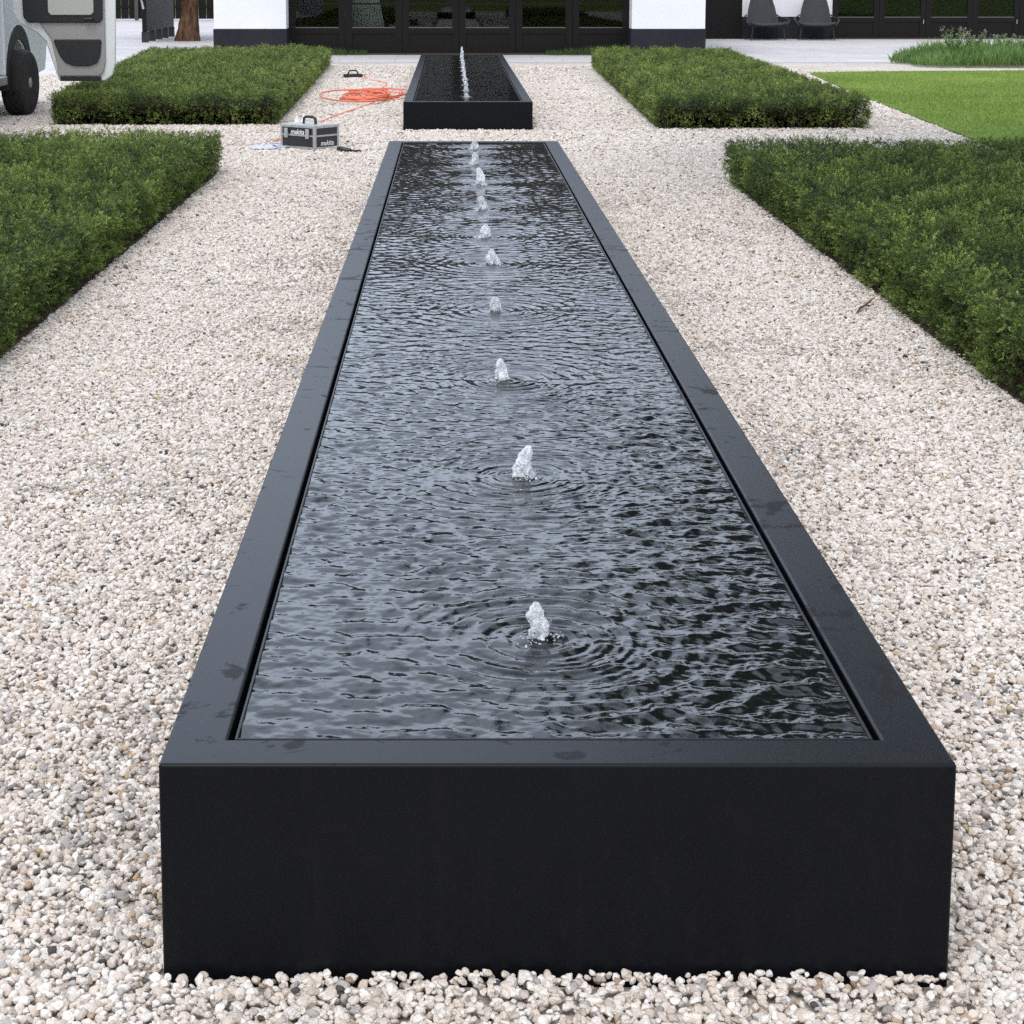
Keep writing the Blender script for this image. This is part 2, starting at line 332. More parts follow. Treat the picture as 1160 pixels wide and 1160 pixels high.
# ------------------------------------------------------------------ water tables
X0, X1 = -.44, .76; CX = .16
JY = (3.19, 4.28, 5.34, 6.48, 7.56, 8.34, 9.36, 10.48, 11.62, 12.64)
ORD = ['first', 'second', 'third', 'fourth', 'fifth', 'sixth', 'seventh', 'eighth', 'ninth', 'tenth']
def water_height(x, y, jets, seed, slope):
    r = np.random.default_rng(seed); h = np.zeros_like(x)
    nw = 110
    env = [.55 + 1.0 * vnoise(x, y, f, seed + i) for i, f in enumerate((1.7, 3.1, 4.6))]
    wob = [1.5 * vnoise(x, y, 1.6 + .8*i, seed + 11 + i) for i in range(6)]
    for i in range(nw):
        lam = math.exp(r.uniform(math.log(.017), math.log(.105))); kk = 2 * math.pi / lam
        th = r.normal(math.pi / 2, .75); ph = r.uniform(0, 6.28)
        wv = np.sin(kk * (x * math.cos(th) + y * math.sin(th)) + ph + wob[i % 6] * (1 if lam > .06 else 2))
        h += env[i % 3] * wv * slope / kk * math.sqrt(2 / nw)
    h *= np.interp(y, [3, 5, 7.5, 10, 13.2], [1, .82, .48, .32, .25])          # calmer towards the sheltered far end
    for (jx, jy, a) in jets: h *= 1 - .55*np.exp(-(np.hypot(x - jx, y - jy)/.30)**2)
    for (jx, jy, a) in jets:
        d = np.hypot(x - jx, y - jy); an = np.arctan2(y - jy, x - jx)
        brk = .45 + 1.1 * vnoise(x, y, 5, seed + 5)
        d2 = d + .012 * vnoise(x, y, 9, seed + 6)
        h += a * .0015 * np.exp(-d / .36) * np.sin(d2 * 2 * math.pi / (.042 + .02 * d) - a * 3) * (1 - np.exp(-(d / .05) ** 2)) * brk
        h += a * .0008 * np.exp(-d / .22) * np.sin(d2 * 2 * math.pi / .021) * (1 - np.exp(-(d / .03) ** 2)) * (1.6 - brk * .6)
        h += .007 * a * np.exp(-(d / .03) ** 2)
    return h
M_lip = mat('basin_lip_metal', (.006, .0064, .0075), .45, spec=.3)
def water_table(y0, y1, H, label, jets, seed, res, slope, X0=X0, X1=X1):
    CX = (X0+X1)/2
    t = empty('water_table', (CX, (y0+y1)/2, 0), 0, label, 'water table', 'long dark water tables')
    ox, oy = CX, (y0+y1)/2; hw = (X1-X0)/2; hl = (y1-y0)/2; rim = .094
    b = MB()
    o = [(-hw, -hl), (hw, -hl), (hw, hl), (-hw, hl)]; i_ = [(-hw+rim, -hl+rim), (hw-rim, -hl+rim), (hw-rim, hl-rim), (-hw+rim, hl-rim)]
    vs = [(x, y, -.03) for x, y in o] + [(x, y, H) for x, y in o] + [(x, y, H) for x, y in i_] + [(x, y, H-.16) for x, y in i_]
    fs = []
    for k in range(4):
        j = (k+1) % 4
        fs += [(k, j, j+4, k+4), (k+4, j+4, j+8, k+8), (k+8, j+8, j+12, k+12)]
    fs += [(12, 13, 14, 15), (3, 2, 1, 0)]
    b.add(vs, fs); b.build('basin', M_panel, t, bevel=.006, seg=3)
    # narrow stepped lip that holds the water
    g, lw, lz = .009, .014, H - .004          # dark slit, then a thin upstand almost level with the rim
    l = MB(); ex, ey = hw-rim, hl-rim
    for sx in (-1, 1):
        l.box(*sorted((sx*(ex-g), sx*(ex-lw))), -ey+g, ey-g, lz-.06, lz)
    for sy in (-1, 1):
        l.box(-ex+lw, ex-lw, *sorted((sy*(ey-g), sy*(ey-lw))), lz-.06, lz)
    MB().box(-ex+.001, ex-.001, -ey+.001, ey-.001, lz-.075, lz-.0605).build('basin_floor', M_black, t)
    l.build('inner_lip', M_lip, t, bevel=.0015)
    for a0, a1 in ((-hw-.0015, -hw+rim-.004), (hw-rim+.004, hw+.0015)): MB().box(a0, a1, -.002, .002, .0, H+.0008).build('joint', M_black, t)
    nx = int((2*hw-2*rim-2*lw)/res)+1; ny = int((2*hl-2*rim-2*lw)/res)+1
    xs = np.linspace(-hw+rim+lw-.001, hw-rim-lw+.001, nx); ys = np.linspace(-hl+rim+lw-.001, hl-rim-lw+.001, ny)
    X, Y = np.meshgrid(xs, ys); h = water_height(X+ox, Y+oy, jets, seed, slope)
    V = np.stack([X, Y, lz - .005 + h], -1).reshape(-1, 3)
    q = (np.arange(ny-1)[:, None]*nx + np.arange(nx-1)[None]).ravel()
    np_mesh('water_surface', V, np.stack([q, q+1, q+1+nx, q+nx], 1), M_water, t, smooth=True)
    return lz - .005
def jet(x, y, z, h, w, seed, label, group):
    r = random.Random(seed); t = empty('water_jet', (x, y, z), 0, label, 'fountain jet', group)
    n, m = 36, 40; vs = []; lean = (r.uniform(-.2, .2), r.uniform(-.2, .1))
    for i in range(m):
        q = i/(m-1); zz = h*q
        rr = w*.46*(1 - .45*q**1.1)*math.sqrt(max(0, 1-q**6)) * (1 + .35*math.exp(-q/.06))
        for k in range(n):
            a = 2*math.pi*k/n; p = Vector((math.cos(a), math.sin(a), 0))
            f1 = noise.noise(Vector((p.x*1.2+seed*5, p.y*1.2, zz/w*1.3))); f2 = noise.noise(Vector((p.x*2.6+seed*5, p.y*2.6, zz/w*2.4))); f3 = noise.noise(Vector((p.x*8+seed*3, p.y*8, zz/w*11)))
            rad_ = rr*max(.18, 1 + .55*f1 + .5*f2 + .16*f3)
            vs.append((p.x*rad_ + lean[0]*zz*q + .16*w*noise.noise(Vector((seed, zz/w*1.4, 0))), p.y*rad_ + lean[1]*zz*q, zz - .004 + w*.10*f3*q))
    fs = [(i*n+k, i*n+(k+1) % n, (i+1)*n+(k+1) % n, (i+1)*n+k) for i in range(m-1) for k in range(n)] + [tuple(range((m-1)*n, m*n))]
    MB().add(vs, fs).build('water_column', M_foam, t, smooth=True)
    d = MB()
    for _ in range(60):
        a = r.uniform(0, 6.28); q = abs(r.gauss(0, .40)); dd = w*(.30 + q); zz = h*r.uniform(.02, 1.08)*math.exp(-q*2.4)
        if zz > h*.6: dd *= .55
        s = r.uniform(.0005, .0012)
        d.lathe([(s*.3, -s), (s*.9, -s*.4), (s, 0), (s*.85, s*.5), (s*.3, s)], n=6, c=(dd*math.cos(a)+lean[0]*zz*zz/h, dd*math.sin(a)+lean[1]*zz*zz/h, zz))
    tag(d.build('spray', M_foam, t, smooth=True), kind='stuff')
    f = MB()
    for _ in range(70):
        a = r.gauss(3.4, 1.5); dd = w*(.38 + abs(r.gauss(0, .26))); s = w*r.uniform(.02, .06)
        f.lathe([(s, -.003), (s*.95, s*.3), (s*.7, s*.75), (s*.15, s)], n=8, c=(dd*math.cos(a), dd*math.sin(a), .0015))
    tag(f.build('foam_ring', M_foam, t, smooth=True), kind='stuff')
J1 = [(JY[0], .072, .042), (JY[1], .078, .046), (JY[2], .070, .044), (JY[3], .056, .046), (JY[4], .064, .052), (JY[5], .064, .052), (JY[6], .072, .052), (JY[7], .10, .058), (JY[8], .08, .055), (JY[9], .075, .058)]
J2 = [(18.4 + .85 + 1.03*i, h, .05) for i, h in enumerate((.04, .06, .055, .06, .055, .065, .06, .07, .07, .17))]
zw1 = water_table(2.635, 13.168, .352, 'long anthracite water table in the foreground with ten low jets', [(CX, y, .8 + .5*random.random()) for y, h, w in J1], 3, .0041, .135)
zw2 = water_table(18.4, 29.35, .276, 'farther dark water table ending just before the glazed house front', [(.1675, y, .8) for y, h, w in J2], 4, .011, .095, -.475, .81)
for i, (y, h, w) in enumerate(J1):
    e = 'nearest white frothing jet in the foreground water table' if i == 0 else ('last frothing jet at the far end of the foreground water table' if i == 9 else f'{ORD[i]} frothing jet from the near end of the foreground water table')
    jet(CX + .01*math.sin(i*2.1), y, zw1, h, w, i+1, e, 'bubbling jets in the near water table')
for i, (y, h, w) in enumerate(J2):
    e = 'nearest tall white jet in the farther water table' if i == 0 else ('last tall jet in the farther water table, nearest the house' if i == 9 else f'{ORD[i]} tall jet from the near end of the farther water table')
    jet(.1675, y, zw2, h, w, i+31, e, 'tall jets in the far water table')

# ------------------------------------------------------------------ hedges
def sprigs(P, Nrm, tone, length, nn, nl, nw, rng):
    """needle shoots rooted at P, leaning along Nrm; returns diamond quads"""
    n = len(P)
    D = Nrm*.75 + rng.normal(0, .62, (n, 3)); D /= np.linalg.norm(D, axis=1, keepdims=True)
    A = np.cross(D, rng.normal(0, 1, (n, 3))); A /= np.linalg.norm(A, axis=1, keepdims=True); B = np.cross(D, A)
    ln_ = length * rng.uniform(.6, 1.25, n)
    VV, TT = [], []
    for k in range(nn):
        q = (k + .6) / nn; base = P + D * (ln_ * q * .92)[:, None]
        ang = (k % 2) * math.pi + rng.normal(0, .75, n); side = A*np.cos(ang)[:, None] + B*np.sin(ang)[:, None]
        t = D*(.40 + .55*q) + side*(1.0 - .45*q); t /= np.linalg.norm(t, axis=1, keepdims=True)
        w_ = np.cross(t, side + D*.3 + rng.normal(0, .4, (n, 3))); w_ /= np.linalg.norm(w_, axis=1, keepdims=True) + 1e-9
        l = nl * (1.05 - .35*q) * rng.uniform(.75, 1.2, n)
        VV.append(np.stack([base, base + t*(l*.5)[:, None] + w_*nw*.5, base + t*l[:, None], base + t*(l*.5)[:, None] - w_*nw*.5], 1))
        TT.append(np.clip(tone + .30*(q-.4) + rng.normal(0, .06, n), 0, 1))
    V = np.concatenate(VV).reshape(-1, 3); T = np.repeat(np.concatenate(TT), 4)
    return V, np.arange(len(V)).reshape(-1, 4), T
def domes(x, y, cell, seed):
    """0..1: rounded clumps of shoots on a jittered grid"""
    best = np.zeros_like(x); cx0, cy0 = np.floor(x/cell), np.floor(y/cell)
    for i in (-1, 0, 1):
        for j in (-1, 0, 1):
            a, b = cx0+i, cy0+j
            h1 = (np.sin(a*127.1+b*311.7+seed)*43758.5453) % 1; h2 = (np.sin(a*269.5+b*183.3+seed)*43758.5453) % 1; h3 = (np.sin(a*113.5+b*271.9+seed)*43758.5453) % 1
            d2 = ((x-(a+h1)*cell)**2 + (y-(b+h2)*cell)**2)/(cell*(.45+.4*h3))**2
            best = np.maximum(best, np.clip(1-d2, 0, 1)*(.45+.55*h3))
    return best
def hedge(x0, x1, y0, y1, h, dens, length, nn, nl, nw, m, label, seed, tb=0.0, cell=.095, amp=.085, fl=0, fr=0):
    rng = np.random.default_rng(seed); t = empty('hedge', ((x0+x1)/2, (y0+y1)/2, 0), 0, label, 'hedge', 'low clipped hedge blocks')
    ox, oy = (x0+x1)/2, (y0+y1)/2
    inv = lambda x, y: np.abs(x - .1) < .335*y + 2.6
    pts, nr = [], []
    A = (x1-x0)*(y1-y0); n = int(A*dens); x = rng.uniform(x0, x1, n); y = rng.uniform(y0, y1, n); k = inv(x, y); x, y = x[k], y[k]
    hh = h - .05 + .05*(vnoise(x, y, 2.2, seed) - .5) + .045*(vnoise(x, y, 7, seed+1) - .5) + rng.uniform(-.06, .012, len(x))
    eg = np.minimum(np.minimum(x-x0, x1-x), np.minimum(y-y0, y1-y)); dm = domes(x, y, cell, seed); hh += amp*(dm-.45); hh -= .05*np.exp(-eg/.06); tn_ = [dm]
    pts.append(np.stack([x, y, hh], 1)); nr.append(np.tile([0, 0, 1.], (len(x), 1)))
    for (a, b, ax, nx_) in ((y0, y1, 'x', -1), (y0, y1, 'x', 1), (x0, x1, 'y', -1), (x0, x1, 'y', 1)):
        n = int((b-a)*h*dens*1.15); s = rng.uniform(a, b, n); z = rng.uniform(.02, h-.03, n)
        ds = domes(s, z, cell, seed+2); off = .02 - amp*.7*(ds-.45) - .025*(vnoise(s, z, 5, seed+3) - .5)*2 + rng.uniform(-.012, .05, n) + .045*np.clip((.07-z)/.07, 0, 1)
        if ax == 'x':
            p = np.stack([np.where(nx_ < 0, x0+off, x1-off), s, z], 1); d = np.tile([nx_*1., 0, .15], (n, 1))
        else:
            p = np.stack([s, np.where(nx_ < 0, y0+off, y1-off), z], 1); d = np.tile([0, nx_*1., .15], (n, 1))
        k = inv(p[:, 0], p[:, 1]); pts.append(p[k]); nr.append(d[k]); tn_.append(ds[k])
    P = np.concatenate(pts); D = np.concatenate(nr)
    # paler young growth on clump tops; gaps between clumps darkened in colour like shade
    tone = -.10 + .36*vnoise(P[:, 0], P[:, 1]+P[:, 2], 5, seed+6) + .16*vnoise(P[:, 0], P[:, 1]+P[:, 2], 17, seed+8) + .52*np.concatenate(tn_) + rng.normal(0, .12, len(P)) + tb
    sk = lambda X_, Y_: X_ + (fl*(x1-X_)/(x1-x0) + fr*(X_-x0)/(x1-x0))*(Y_-y0)/(y1-y0)
    P[:, 0] = sk(P[:, 0], P[:, 1]); P[:, 0] -= ox; P[:, 1] -= oy
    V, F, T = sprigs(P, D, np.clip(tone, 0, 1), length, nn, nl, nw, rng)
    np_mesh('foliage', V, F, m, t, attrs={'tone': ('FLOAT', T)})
    c = MB(); hx, hy = (x1-x0)/2 - .10, (y1-y0)/2 - .10
    c.box(-hx, hx, -hy, hy, .10, h-.12); c.v = [(sk(p[0]+ox, p[1]+oy)-ox, p[1], p[2]) for p in c.v]; c.build('shade_core', M_core, t, bevel=.05)  # solid dark box added inside to block light between the shoots
    s = MB(); r = random.Random(seed)
    for _ in range(int((x1-x0+y1-y0)*2*7)):
        u = r.uniform(0, 2*(hx+hy)*2); 
        if u < 4*hx: px_, py_ = (u % (2*hx)) - hx, (-hy if u < 2*hx else hy)
        else: px_, py_ = r.choice((-hx, hx)), r.uniform(-hy, hy)
        s.tube([(px_+r.uniform(-.03, .03), py_+r.uniform(-.03, .03), -.01), (px_+r.uniform(-.05, .05), py_+r.uniform(-.05, .05), .16)], r.uniform(.004, .008), 5)
    s.v = [(sk(p[0]+ox, p[1]+oy)-ox, p[1], p[2]) for p in s.v]; tag(s.build('stems', M_bark, t), kind='stuff')
    sheet('hedge_soil', [(sk(a_, b_), b_) for a_, b_ in ((x0+.02, y0+.02), (x1-.02, y0+.02), (x1-.02, y1-.03), (x0+.02, y1-.03))], .009, M_soil)
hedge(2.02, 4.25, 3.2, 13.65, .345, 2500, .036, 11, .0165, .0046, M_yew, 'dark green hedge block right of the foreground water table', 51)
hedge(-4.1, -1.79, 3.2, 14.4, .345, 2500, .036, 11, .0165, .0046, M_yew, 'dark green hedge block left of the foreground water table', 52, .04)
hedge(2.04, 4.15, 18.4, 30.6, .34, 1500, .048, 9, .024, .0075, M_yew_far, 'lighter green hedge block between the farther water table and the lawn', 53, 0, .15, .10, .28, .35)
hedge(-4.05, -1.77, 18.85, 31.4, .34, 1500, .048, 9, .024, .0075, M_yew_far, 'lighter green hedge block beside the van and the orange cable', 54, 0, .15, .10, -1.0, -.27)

# ------------------------------------------------------------------ house
house = empty('house', (0, 40, 0), 0, 'white rendered house with dark plinth and black glazed doors', 'house')
def hp(mb, name, m, parent=house, bevel=0):            # parts given in world coordinates
    mb.v = [(x, y-40, z) for x, y, z in mb.v]; return mb.build(name, m, parent, bevel)
YG, YW = 35.9, 44.63
for (a, b) in ((-4.49, -3.12), (3.42, 4.81)):
    p = hp(MB().box(a, b, 35.35, 36.3, .5, 3.0), 'pier', M_render, bevel=.01)
    hp(MB().box(a-.012, b+.012, 35.335, 36.312, 0, .497), 'plinth', M_plinth, p)
for bx_ in ((-4.49, -4.2, 36.3, 52, .5, 3.0), (4.52, 4.81, 36.3, YW, .5, 3.0), (-4.2, 22.5, 51.7, 52, 0, 3), (6.95, 9.1, YW, YW+.3, .525, 3.0)): w_ = hp(MB().box(*bx_), 'wall', M_render)
for bx_ in ((-4.5, -4.2, 36.315, 52, 0, .497), (4.52, 4.82, 36.315, YW-.01, 0, .497), (6.95, 9.1, YW-.012, YW+.3, 0, .522)): hp(MB().box(*bx_), 'plinth', M_plinth, w_)
hp(MB().box(4.82, 6.945, YW, YW+.25, 0, 3), 'timber_wall', M_timber)
M_sill = noisy(mat('brown_sill', rough=.7), 5, [(.3, (.03, .016, .012)), (.7, (.05, .028, .02))])
for bx_ in ((-3.12, 3.42, YG-.15, YG+.12, 0, .03), (9.1, 22.5, YW-.12, YW+.12, 0, .03)): hp(MB().box(*bx_), 'threshold', M_sill)
for bx_ in ((-3.12, 3.42, YG-.05, YG+.2, 2.4, 3.0), (9.1, 22.5, YW-.05, YW+.2, 2.4, 3.0)): hp(MB().box(*bx_), 'lintel', M_timber)
def leaf(a, b, y, handle):
    f = MB(); s = .13
    f.box(a+.004, a+s, y-.03, y+.04, .032, 2.398).box(b-s, b-.004, y-.03, y+.04, .032, 2.398).box(a+s, b-s, y-.028, y+.038, .032, .12).box(a+s, b-s, y-.028, y+.038, .40, .52).box(a+s, b-s, y-.028, y+.038, 2.25, 2.398)
    f.box(a+s, b-s, y-.005, y+.02, .12, .40)
    d = hp(f, 'door', M_timber)
    g = hp(MB().box(a+s, b-s, y, y+.012, .52, 2.25), 'pane', M_glass, d)
    for zb in (.95, 1.5): hp(MB().box(a+s, b-s, y-.02, y+.03, zb, zb+.035), 'glazing_bar', M_timber, d)
    hp(MB().box(a+s, b-s, y-.034, y-.029, .505, .525), 'rail_highlight', mat('highlight_tone', (.10, .095, .09), .4), d)  # pale strip painted as the highlight along the pane's bottom rail
    if handle: hp(MB().tube([(b-.06, y-.06, .36), (b-.06, y-.06, .46)], .012).tube([(b-.06, y-.02, .41), (b-.06, y-.06, .41)], .008), 'bolt', M_steel, d)
    if handle: hp(MB().tube([(b-.07, y-.07, 1.05), (b-.19, y-.07, 1.05)], .011).tube([(b-.07, y-.02, 1.05), (b-.07, y-.07, 1.05)], .011), 'handle', M_steel, d)
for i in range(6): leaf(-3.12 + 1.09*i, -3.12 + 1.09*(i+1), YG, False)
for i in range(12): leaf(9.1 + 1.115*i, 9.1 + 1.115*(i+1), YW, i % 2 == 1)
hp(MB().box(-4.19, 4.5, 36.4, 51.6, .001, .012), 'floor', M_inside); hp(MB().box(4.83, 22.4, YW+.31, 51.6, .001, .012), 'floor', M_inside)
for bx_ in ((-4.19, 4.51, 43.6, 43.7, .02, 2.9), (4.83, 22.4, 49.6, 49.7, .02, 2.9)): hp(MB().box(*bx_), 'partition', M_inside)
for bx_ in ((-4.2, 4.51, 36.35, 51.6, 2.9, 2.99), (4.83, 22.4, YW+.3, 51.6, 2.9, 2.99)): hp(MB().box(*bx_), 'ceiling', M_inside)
rf = MB()
def hip(x0, x1, y0, y1, z, zr, ins):
    rf.add([(x0, y0, z), (x1, y0, z), (x1, y1, z), (x0, y1, z), (x0, y0, z+.16), (x1, y0, z+.16), (x1, y1, z+.16), (x0, y1, z+.16)] +
           ([((x0+x1)/2, y0+ins, zr), ((x0+x1)/2, y1-ins, zr)] if (y1-y0) > (x1-x0) else [(x0+ins, (y0+y1)/2, zr), (x1-ins, (y0+y1)/2, zr)]),
           [(0, 3, 2, 1), (0, 1, 5, 4), (1, 2, 6, 5), (2, 3, 7, 6), (3, 0, 4, 7)] +
           ([(4, 5, 8), (5, 6, 9, 8), (6, 7, 9), (7, 4, 8, 9)] if (y1-y0) > (x1-x0) else [(4, 5, 9, 8), (5, 6, 9), (6, 7, 8, 9), (7, 4, 8)]))
hip(-5.0, 5.3, 34.9, 52.5, 3.0, 6.6, 4.2)
hip(-5.1, 23.1, 44.0, 57, 2.995, 9.8, 3.0)
hp(rf, 'roof', M_roof)

def curtain(x, y, label):
    b = MB(); n = 40; prof = [(0.02, .52), (.9, .36), (1.0, .33), (1.6, .40), (2.3, .5)]
    vs, fs = [], []
    for z in np.linspace(.03, 2.35, 24):
        hw = np.interp(z, [p[0] for p in prof], [p[1] for p in prof])
        for k in range(n): vs.append((hw*(2*k/(n-1)-1), .035*math.sin(k*1.9)*hw/.45, z))
    fs = [(i*n+k, i*n+k+1, (i+1)*n+k+1, (i+1)*n+k) for i in range(23) for k in range(n-1)]
    o = b.add(vs, fs).build('curtain', M_curtain, smooth=True, loc=(x, y, 0)); md = o.modifiers.new('thick', 'SOLIDIFY'); md.thickness = .004
    tag(o, label, 'curtain')
curtain(-1.72, 36.25, 'pale gathered curtain behind the glazed doors of the house')

# leafy little plants --------------------------------------------------------
def leaves_mesh(name, C, D, ln_, w, tone, m, parent, rng, droop=.2):
    """narrow leaves from C along D: 2 quads each"""
    n = len(C); side = np.cross(D, rng.normal(0, 1, (n, 3))); side /= np.linalg.norm(side, axis=1, keepdims=True)+1e-9
    ln_ = ln_[:, None]; mid = C + D*ln_*.5; tip = C + D*ln_; tip[:, 2] -= droop*ln_[:, 0]
    V = np.stack([C, mid+side*w/2, tip, mid-side*w/2], 1).reshape(-1, 3)
    return np_mesh(name, V, np.arange(4*n).reshape(-1, 4), m, parent, attrs={'tone': ('FLOAT', np.repeat(tone, 4))})
def tuft(name, x, y, rx, h, n, m, label, cat, group, seed, w=.008, spread=.5):
    rng = np.random.default_rng(seed); a = rng.uniform(0, 6.28, n); q = np.sqrt(rng.uniform(0, 1, n))*rx*.55
    C = np.stack([q*np.cos(a), q*np.sin(a), np.zeros(n)], 1)
    D = np.stack([np.cos(a)*q/rx*spread + rng.normal(0, .22, n), np.sin(a)*q/rx*spread + rng.normal(0, .22, n), np.ones(n)], 1); D /= np.linalg.norm(D, axis=1, keepdims=True)
    o = leaves_mesh(name, C, D, h*rng.uniform(.5, 1.1, n), w, np.clip(rng.normal(.5, .25, n), 0, 1), m, None, rng)
    o.location = (x, y, 0); return tag(o, label, cat, group)
for i, (x, y, h) in enumerate(((-2.15, 35.5, .19), (-1.78, 35.55, .14))):
    tuft('grass_tuft', x, y, .3, h, 160, M_weed, ('taller' if i == 0 else 'smaller') + ' green weed tuft at the left foot of the glazed house front', 'weed', 'weeds along the house front', 70+i)
for i, (x, y, h) in enumerate(((2.0, 35.5, .15), (2.35, 35.52, .2), (2.75, 35.5, .26), (3.15, 35.3, .3))):
    tuft('grass_tuft', x, y, .34, h, 190, M_weed, ['lowest weed tuft right of the farther water table by the house', 'second weed tuft from the left beneath the right glazed doors', 'broad weed tuft beneath the right glazed doors', 'tallest weed tuft beside the right white pier'][i], 'weed', 'weeds along the house front', 80+i)
# ornamental grass bed
rng = np.random.default_rng(5); n = 30000
x = rng.uniform(7.3, 13.5, n); y = rng.uniform(30.7, 34.2, n); k = (x > 7.72 + .5*((y-32)/1.6)**2 + .12*np.sin(y*5)); x, y = x[k], y[k]; n = len(x)
cl = vnoise(x, y, 2.6, 2); C = np.stack([x, y, np.zeros(n)], 1); D = np.stack([rng.normal(0, .28, n), rng.normal(0, .28, n), np.ones(n)], 1); D /= np.linalg.norm(D, axis=1, keepdims=True)
hh = (.17 + .25*cl)*np.clip(.55 + (x-7.4)*.40, .5, 1.25)*rng.uniform(.6, 1.2, n)
tag(leaves_mesh('ornamental_grass', C, D, hh, .016, np.clip(.15+.6*cl+rng.normal(0, .15, n), 0, 1), M_ograss, None, rng), kind='stuff')
for i, (x, y, h) in enumerate(((8.62, 32.0, .62), (9.05, 32.3, .56), (9.5, 32.0, .50), (10.0, 32.4, .52))):
    rng = np.random.default_rng(90+i)
    t = empty('flowering_perennial', (x, y, 0), 0, ['tallest flowering plant in the grass bed', 'flowering plant just right of the tallest one in the grass bed', 'shorter flowering plant in the middle of the grass bed', 'flowering plant at the frame edge in the grass bed'][i], 'plant', 'flowering plants in the grass bed')
    n = 26; a = rng.uniform(0, 6.28, n); s = MB(); hd = MB(); tips = []
    for q in range(n):
        l = h*rng.uniform(.65, 1.05); tp = (math.cos(a[q])*l*.35, math.sin(a[q])*l*.35, l*.95); tips.append(tp)
        s.tube([(.03*math.cos(a[q]), .03*math.sin(a[q]), 0), (tp[0]*.4, tp[1]*.4, l*.6), tp], .003, 4)
    s.build('stalks', mat('green_stem', (.06, .1, .03), .7), t)
    n2 = 260; b = rng.integers(0, n, n2); f_ = rng.uniform(.2, .95, n2); T = np.array(tips)
    C = T[b]*f_[:, None]*np.array([.8, .8, 1]); D = rng.normal(0, 1, (n2, 3)); D[:, 2] = np.abs(D[:, 2])*.6; D /= np.linalg.norm(D, axis=1, keepdims=True)
    leaves_mesh('leaves', C, D, rng.uniform(.05, .11, n2), .02, rng.uniform(.2, .9, n2), M_ograss, t, rng)
    C = np.repeat(T, 14, 0) + rng.normal(0, .018, (n*14, 3)); D = rng.normal(0, 1, (n*14, 3)); D /= np.linalg.norm(D, axis=1, keepdims=True)
    tag(leaves_mesh('flower_heads', C, D, np.full(n*14, .022), .012, rng.uniform(0, 1, n*14), M_flower, t, rng), kind='stuff')

# trees ----------------------------------------------------------------------
def tree(x, y, r0, th, cc, cr, nleaf, ls, label, seed, mb=M_bark):
    rng = np.random.default_rng(seed); rr = random.Random(seed); t = empty('tree', (x, y, 0), 0, label, 'tree')
    b = MB(); pts, rs = [], []
    n, m = 26, 40; vs = []
    for i in range(m):
        q = i/(m-1); z = q*th - .02; r = r0*(1.25 - .5*q + .35*math.exp(-z/.25))
        for k in range(n):
            a = 2*math.pi*k/n; s = 1 + .16*noise.noise(Vector((math.cos(a)*2, math.sin(a)*2, z*2.5+seed))) + .10*noise.noise(Vector((math.cos(a)*5, math.sin(a)*5, z*9+seed)))
            vs.append((math.cos(a)*r*s + .08*math.sin(z*.9), math.sin(a)*r*s, z))
    b.add(vs, [(i*n+k, i*n+(k+1) % n, (i+1)*n+(k+1) % n, (i+1)*n+k) for i in range(m-1) for k in range(n)])
    top = Vector((.08*math.sin(th*.9), 0, th-.1)); C = Vector(cc) - Vector((x, y, 0)); ends = []
    for i in range(14):
        d = Vector((rr.gauss(0, 1), rr.gauss(0, 1), rr.gauss(0, .8))).normalized(); e = C + Vector((d.x*cr[0], d.y*cr[1], d.z*cr[2]))*.75
        md = top.lerp(e, .5) + Vector((rr.uniform(-.2, .2), rr.uniform(-.2, .2), .25)); b.tube([top, md, e], [r0*.45, r0*.25, .02], 7); ends += [md, e]
    b.build('trunk', mb, t, smooth=True)
    # clumps of leaves spread through the crown volume
    nc = 70; u = rng.normal(0, 1, (nc, 3)); u /= np.linalg.norm(u, axis=1, keepdims=True); cen = np.array(C) + u*np.array(cr)*(rng.uniform(.25, 1, (nc, 1))**.5)
    ci_ = rng.integers(0, nc, nleaf); P = cen[ci_] + rng.normal(0, 1, (nleaf, 3))*np.array(cr)*.16
    D = rng.normal(0, 1, (nleaf, 3)); D[:, 2] -= .3; D /= np.linalg.norm(D, axis=1, keepdims=True)
    leaves_mesh('crown', P, D, rng.uniform(.7, 1.3, nleaf)*ls, ls*.55, np.clip(.3 + .5*rng.uniform(0, 1, nc)[ci_] + rng.normal(0, .1, nleaf), 0, 1), M_leaf, t, rng)
tree(-6.12, 43.4, .18, 3.0, (-6.1, 43.4, 5.2), (2.4, 2.4, 1.9), 14000, .14, 'shaggy brown tree trunk behind the left hedge beside the house', 61)
tree(6.9, 12.6, .2, 2.6, (4.7, 12.4, 5.9), (3.5, 3.2, 2.7), 36000, .16, 'leafy tree standing on the lawn, reflected in the dark water', 62)

# ------------------------------------------------------------------ left background: fence and black screen
fe = empty('fence', (-14, 62.7, 0), 0, 'dark boarded fence far behind the van', 'fence')
b = MB()
for i in range(70): b.box(-8.5 + .26*i, -8.5 + .26*i + .25, -.015, .015, .05, 1.9)
b.build('boards', M_timber, fe)
for i in range(10):
    MB().box(-8.6 + 2*i, -8.48 + 2*i, -.09, -.02, -.02, 2.0).build('post', mat('weathered_post', (.07, .065, .07), .8), fe)
MB().box(-8.5, 9.6, -.05, -.017, .42, .5).build('rail', M_timber, fe)
sc_ = empty('screen', (-6.95, 44.4, 0), 0, 'black upright screen panel standing on short feet left of the tree', 'screen')
MB().box(-.05, .05, -2.1, 2.1, .24, 1.9).build('panel', M_timber, sc_, bevel=.01)
MB().tube([(.0, -2.14, .75), (-.1, -2.14, 1.2), (.22, -2.2, 1.6)], .03).build('brace', M_alu, sc_)
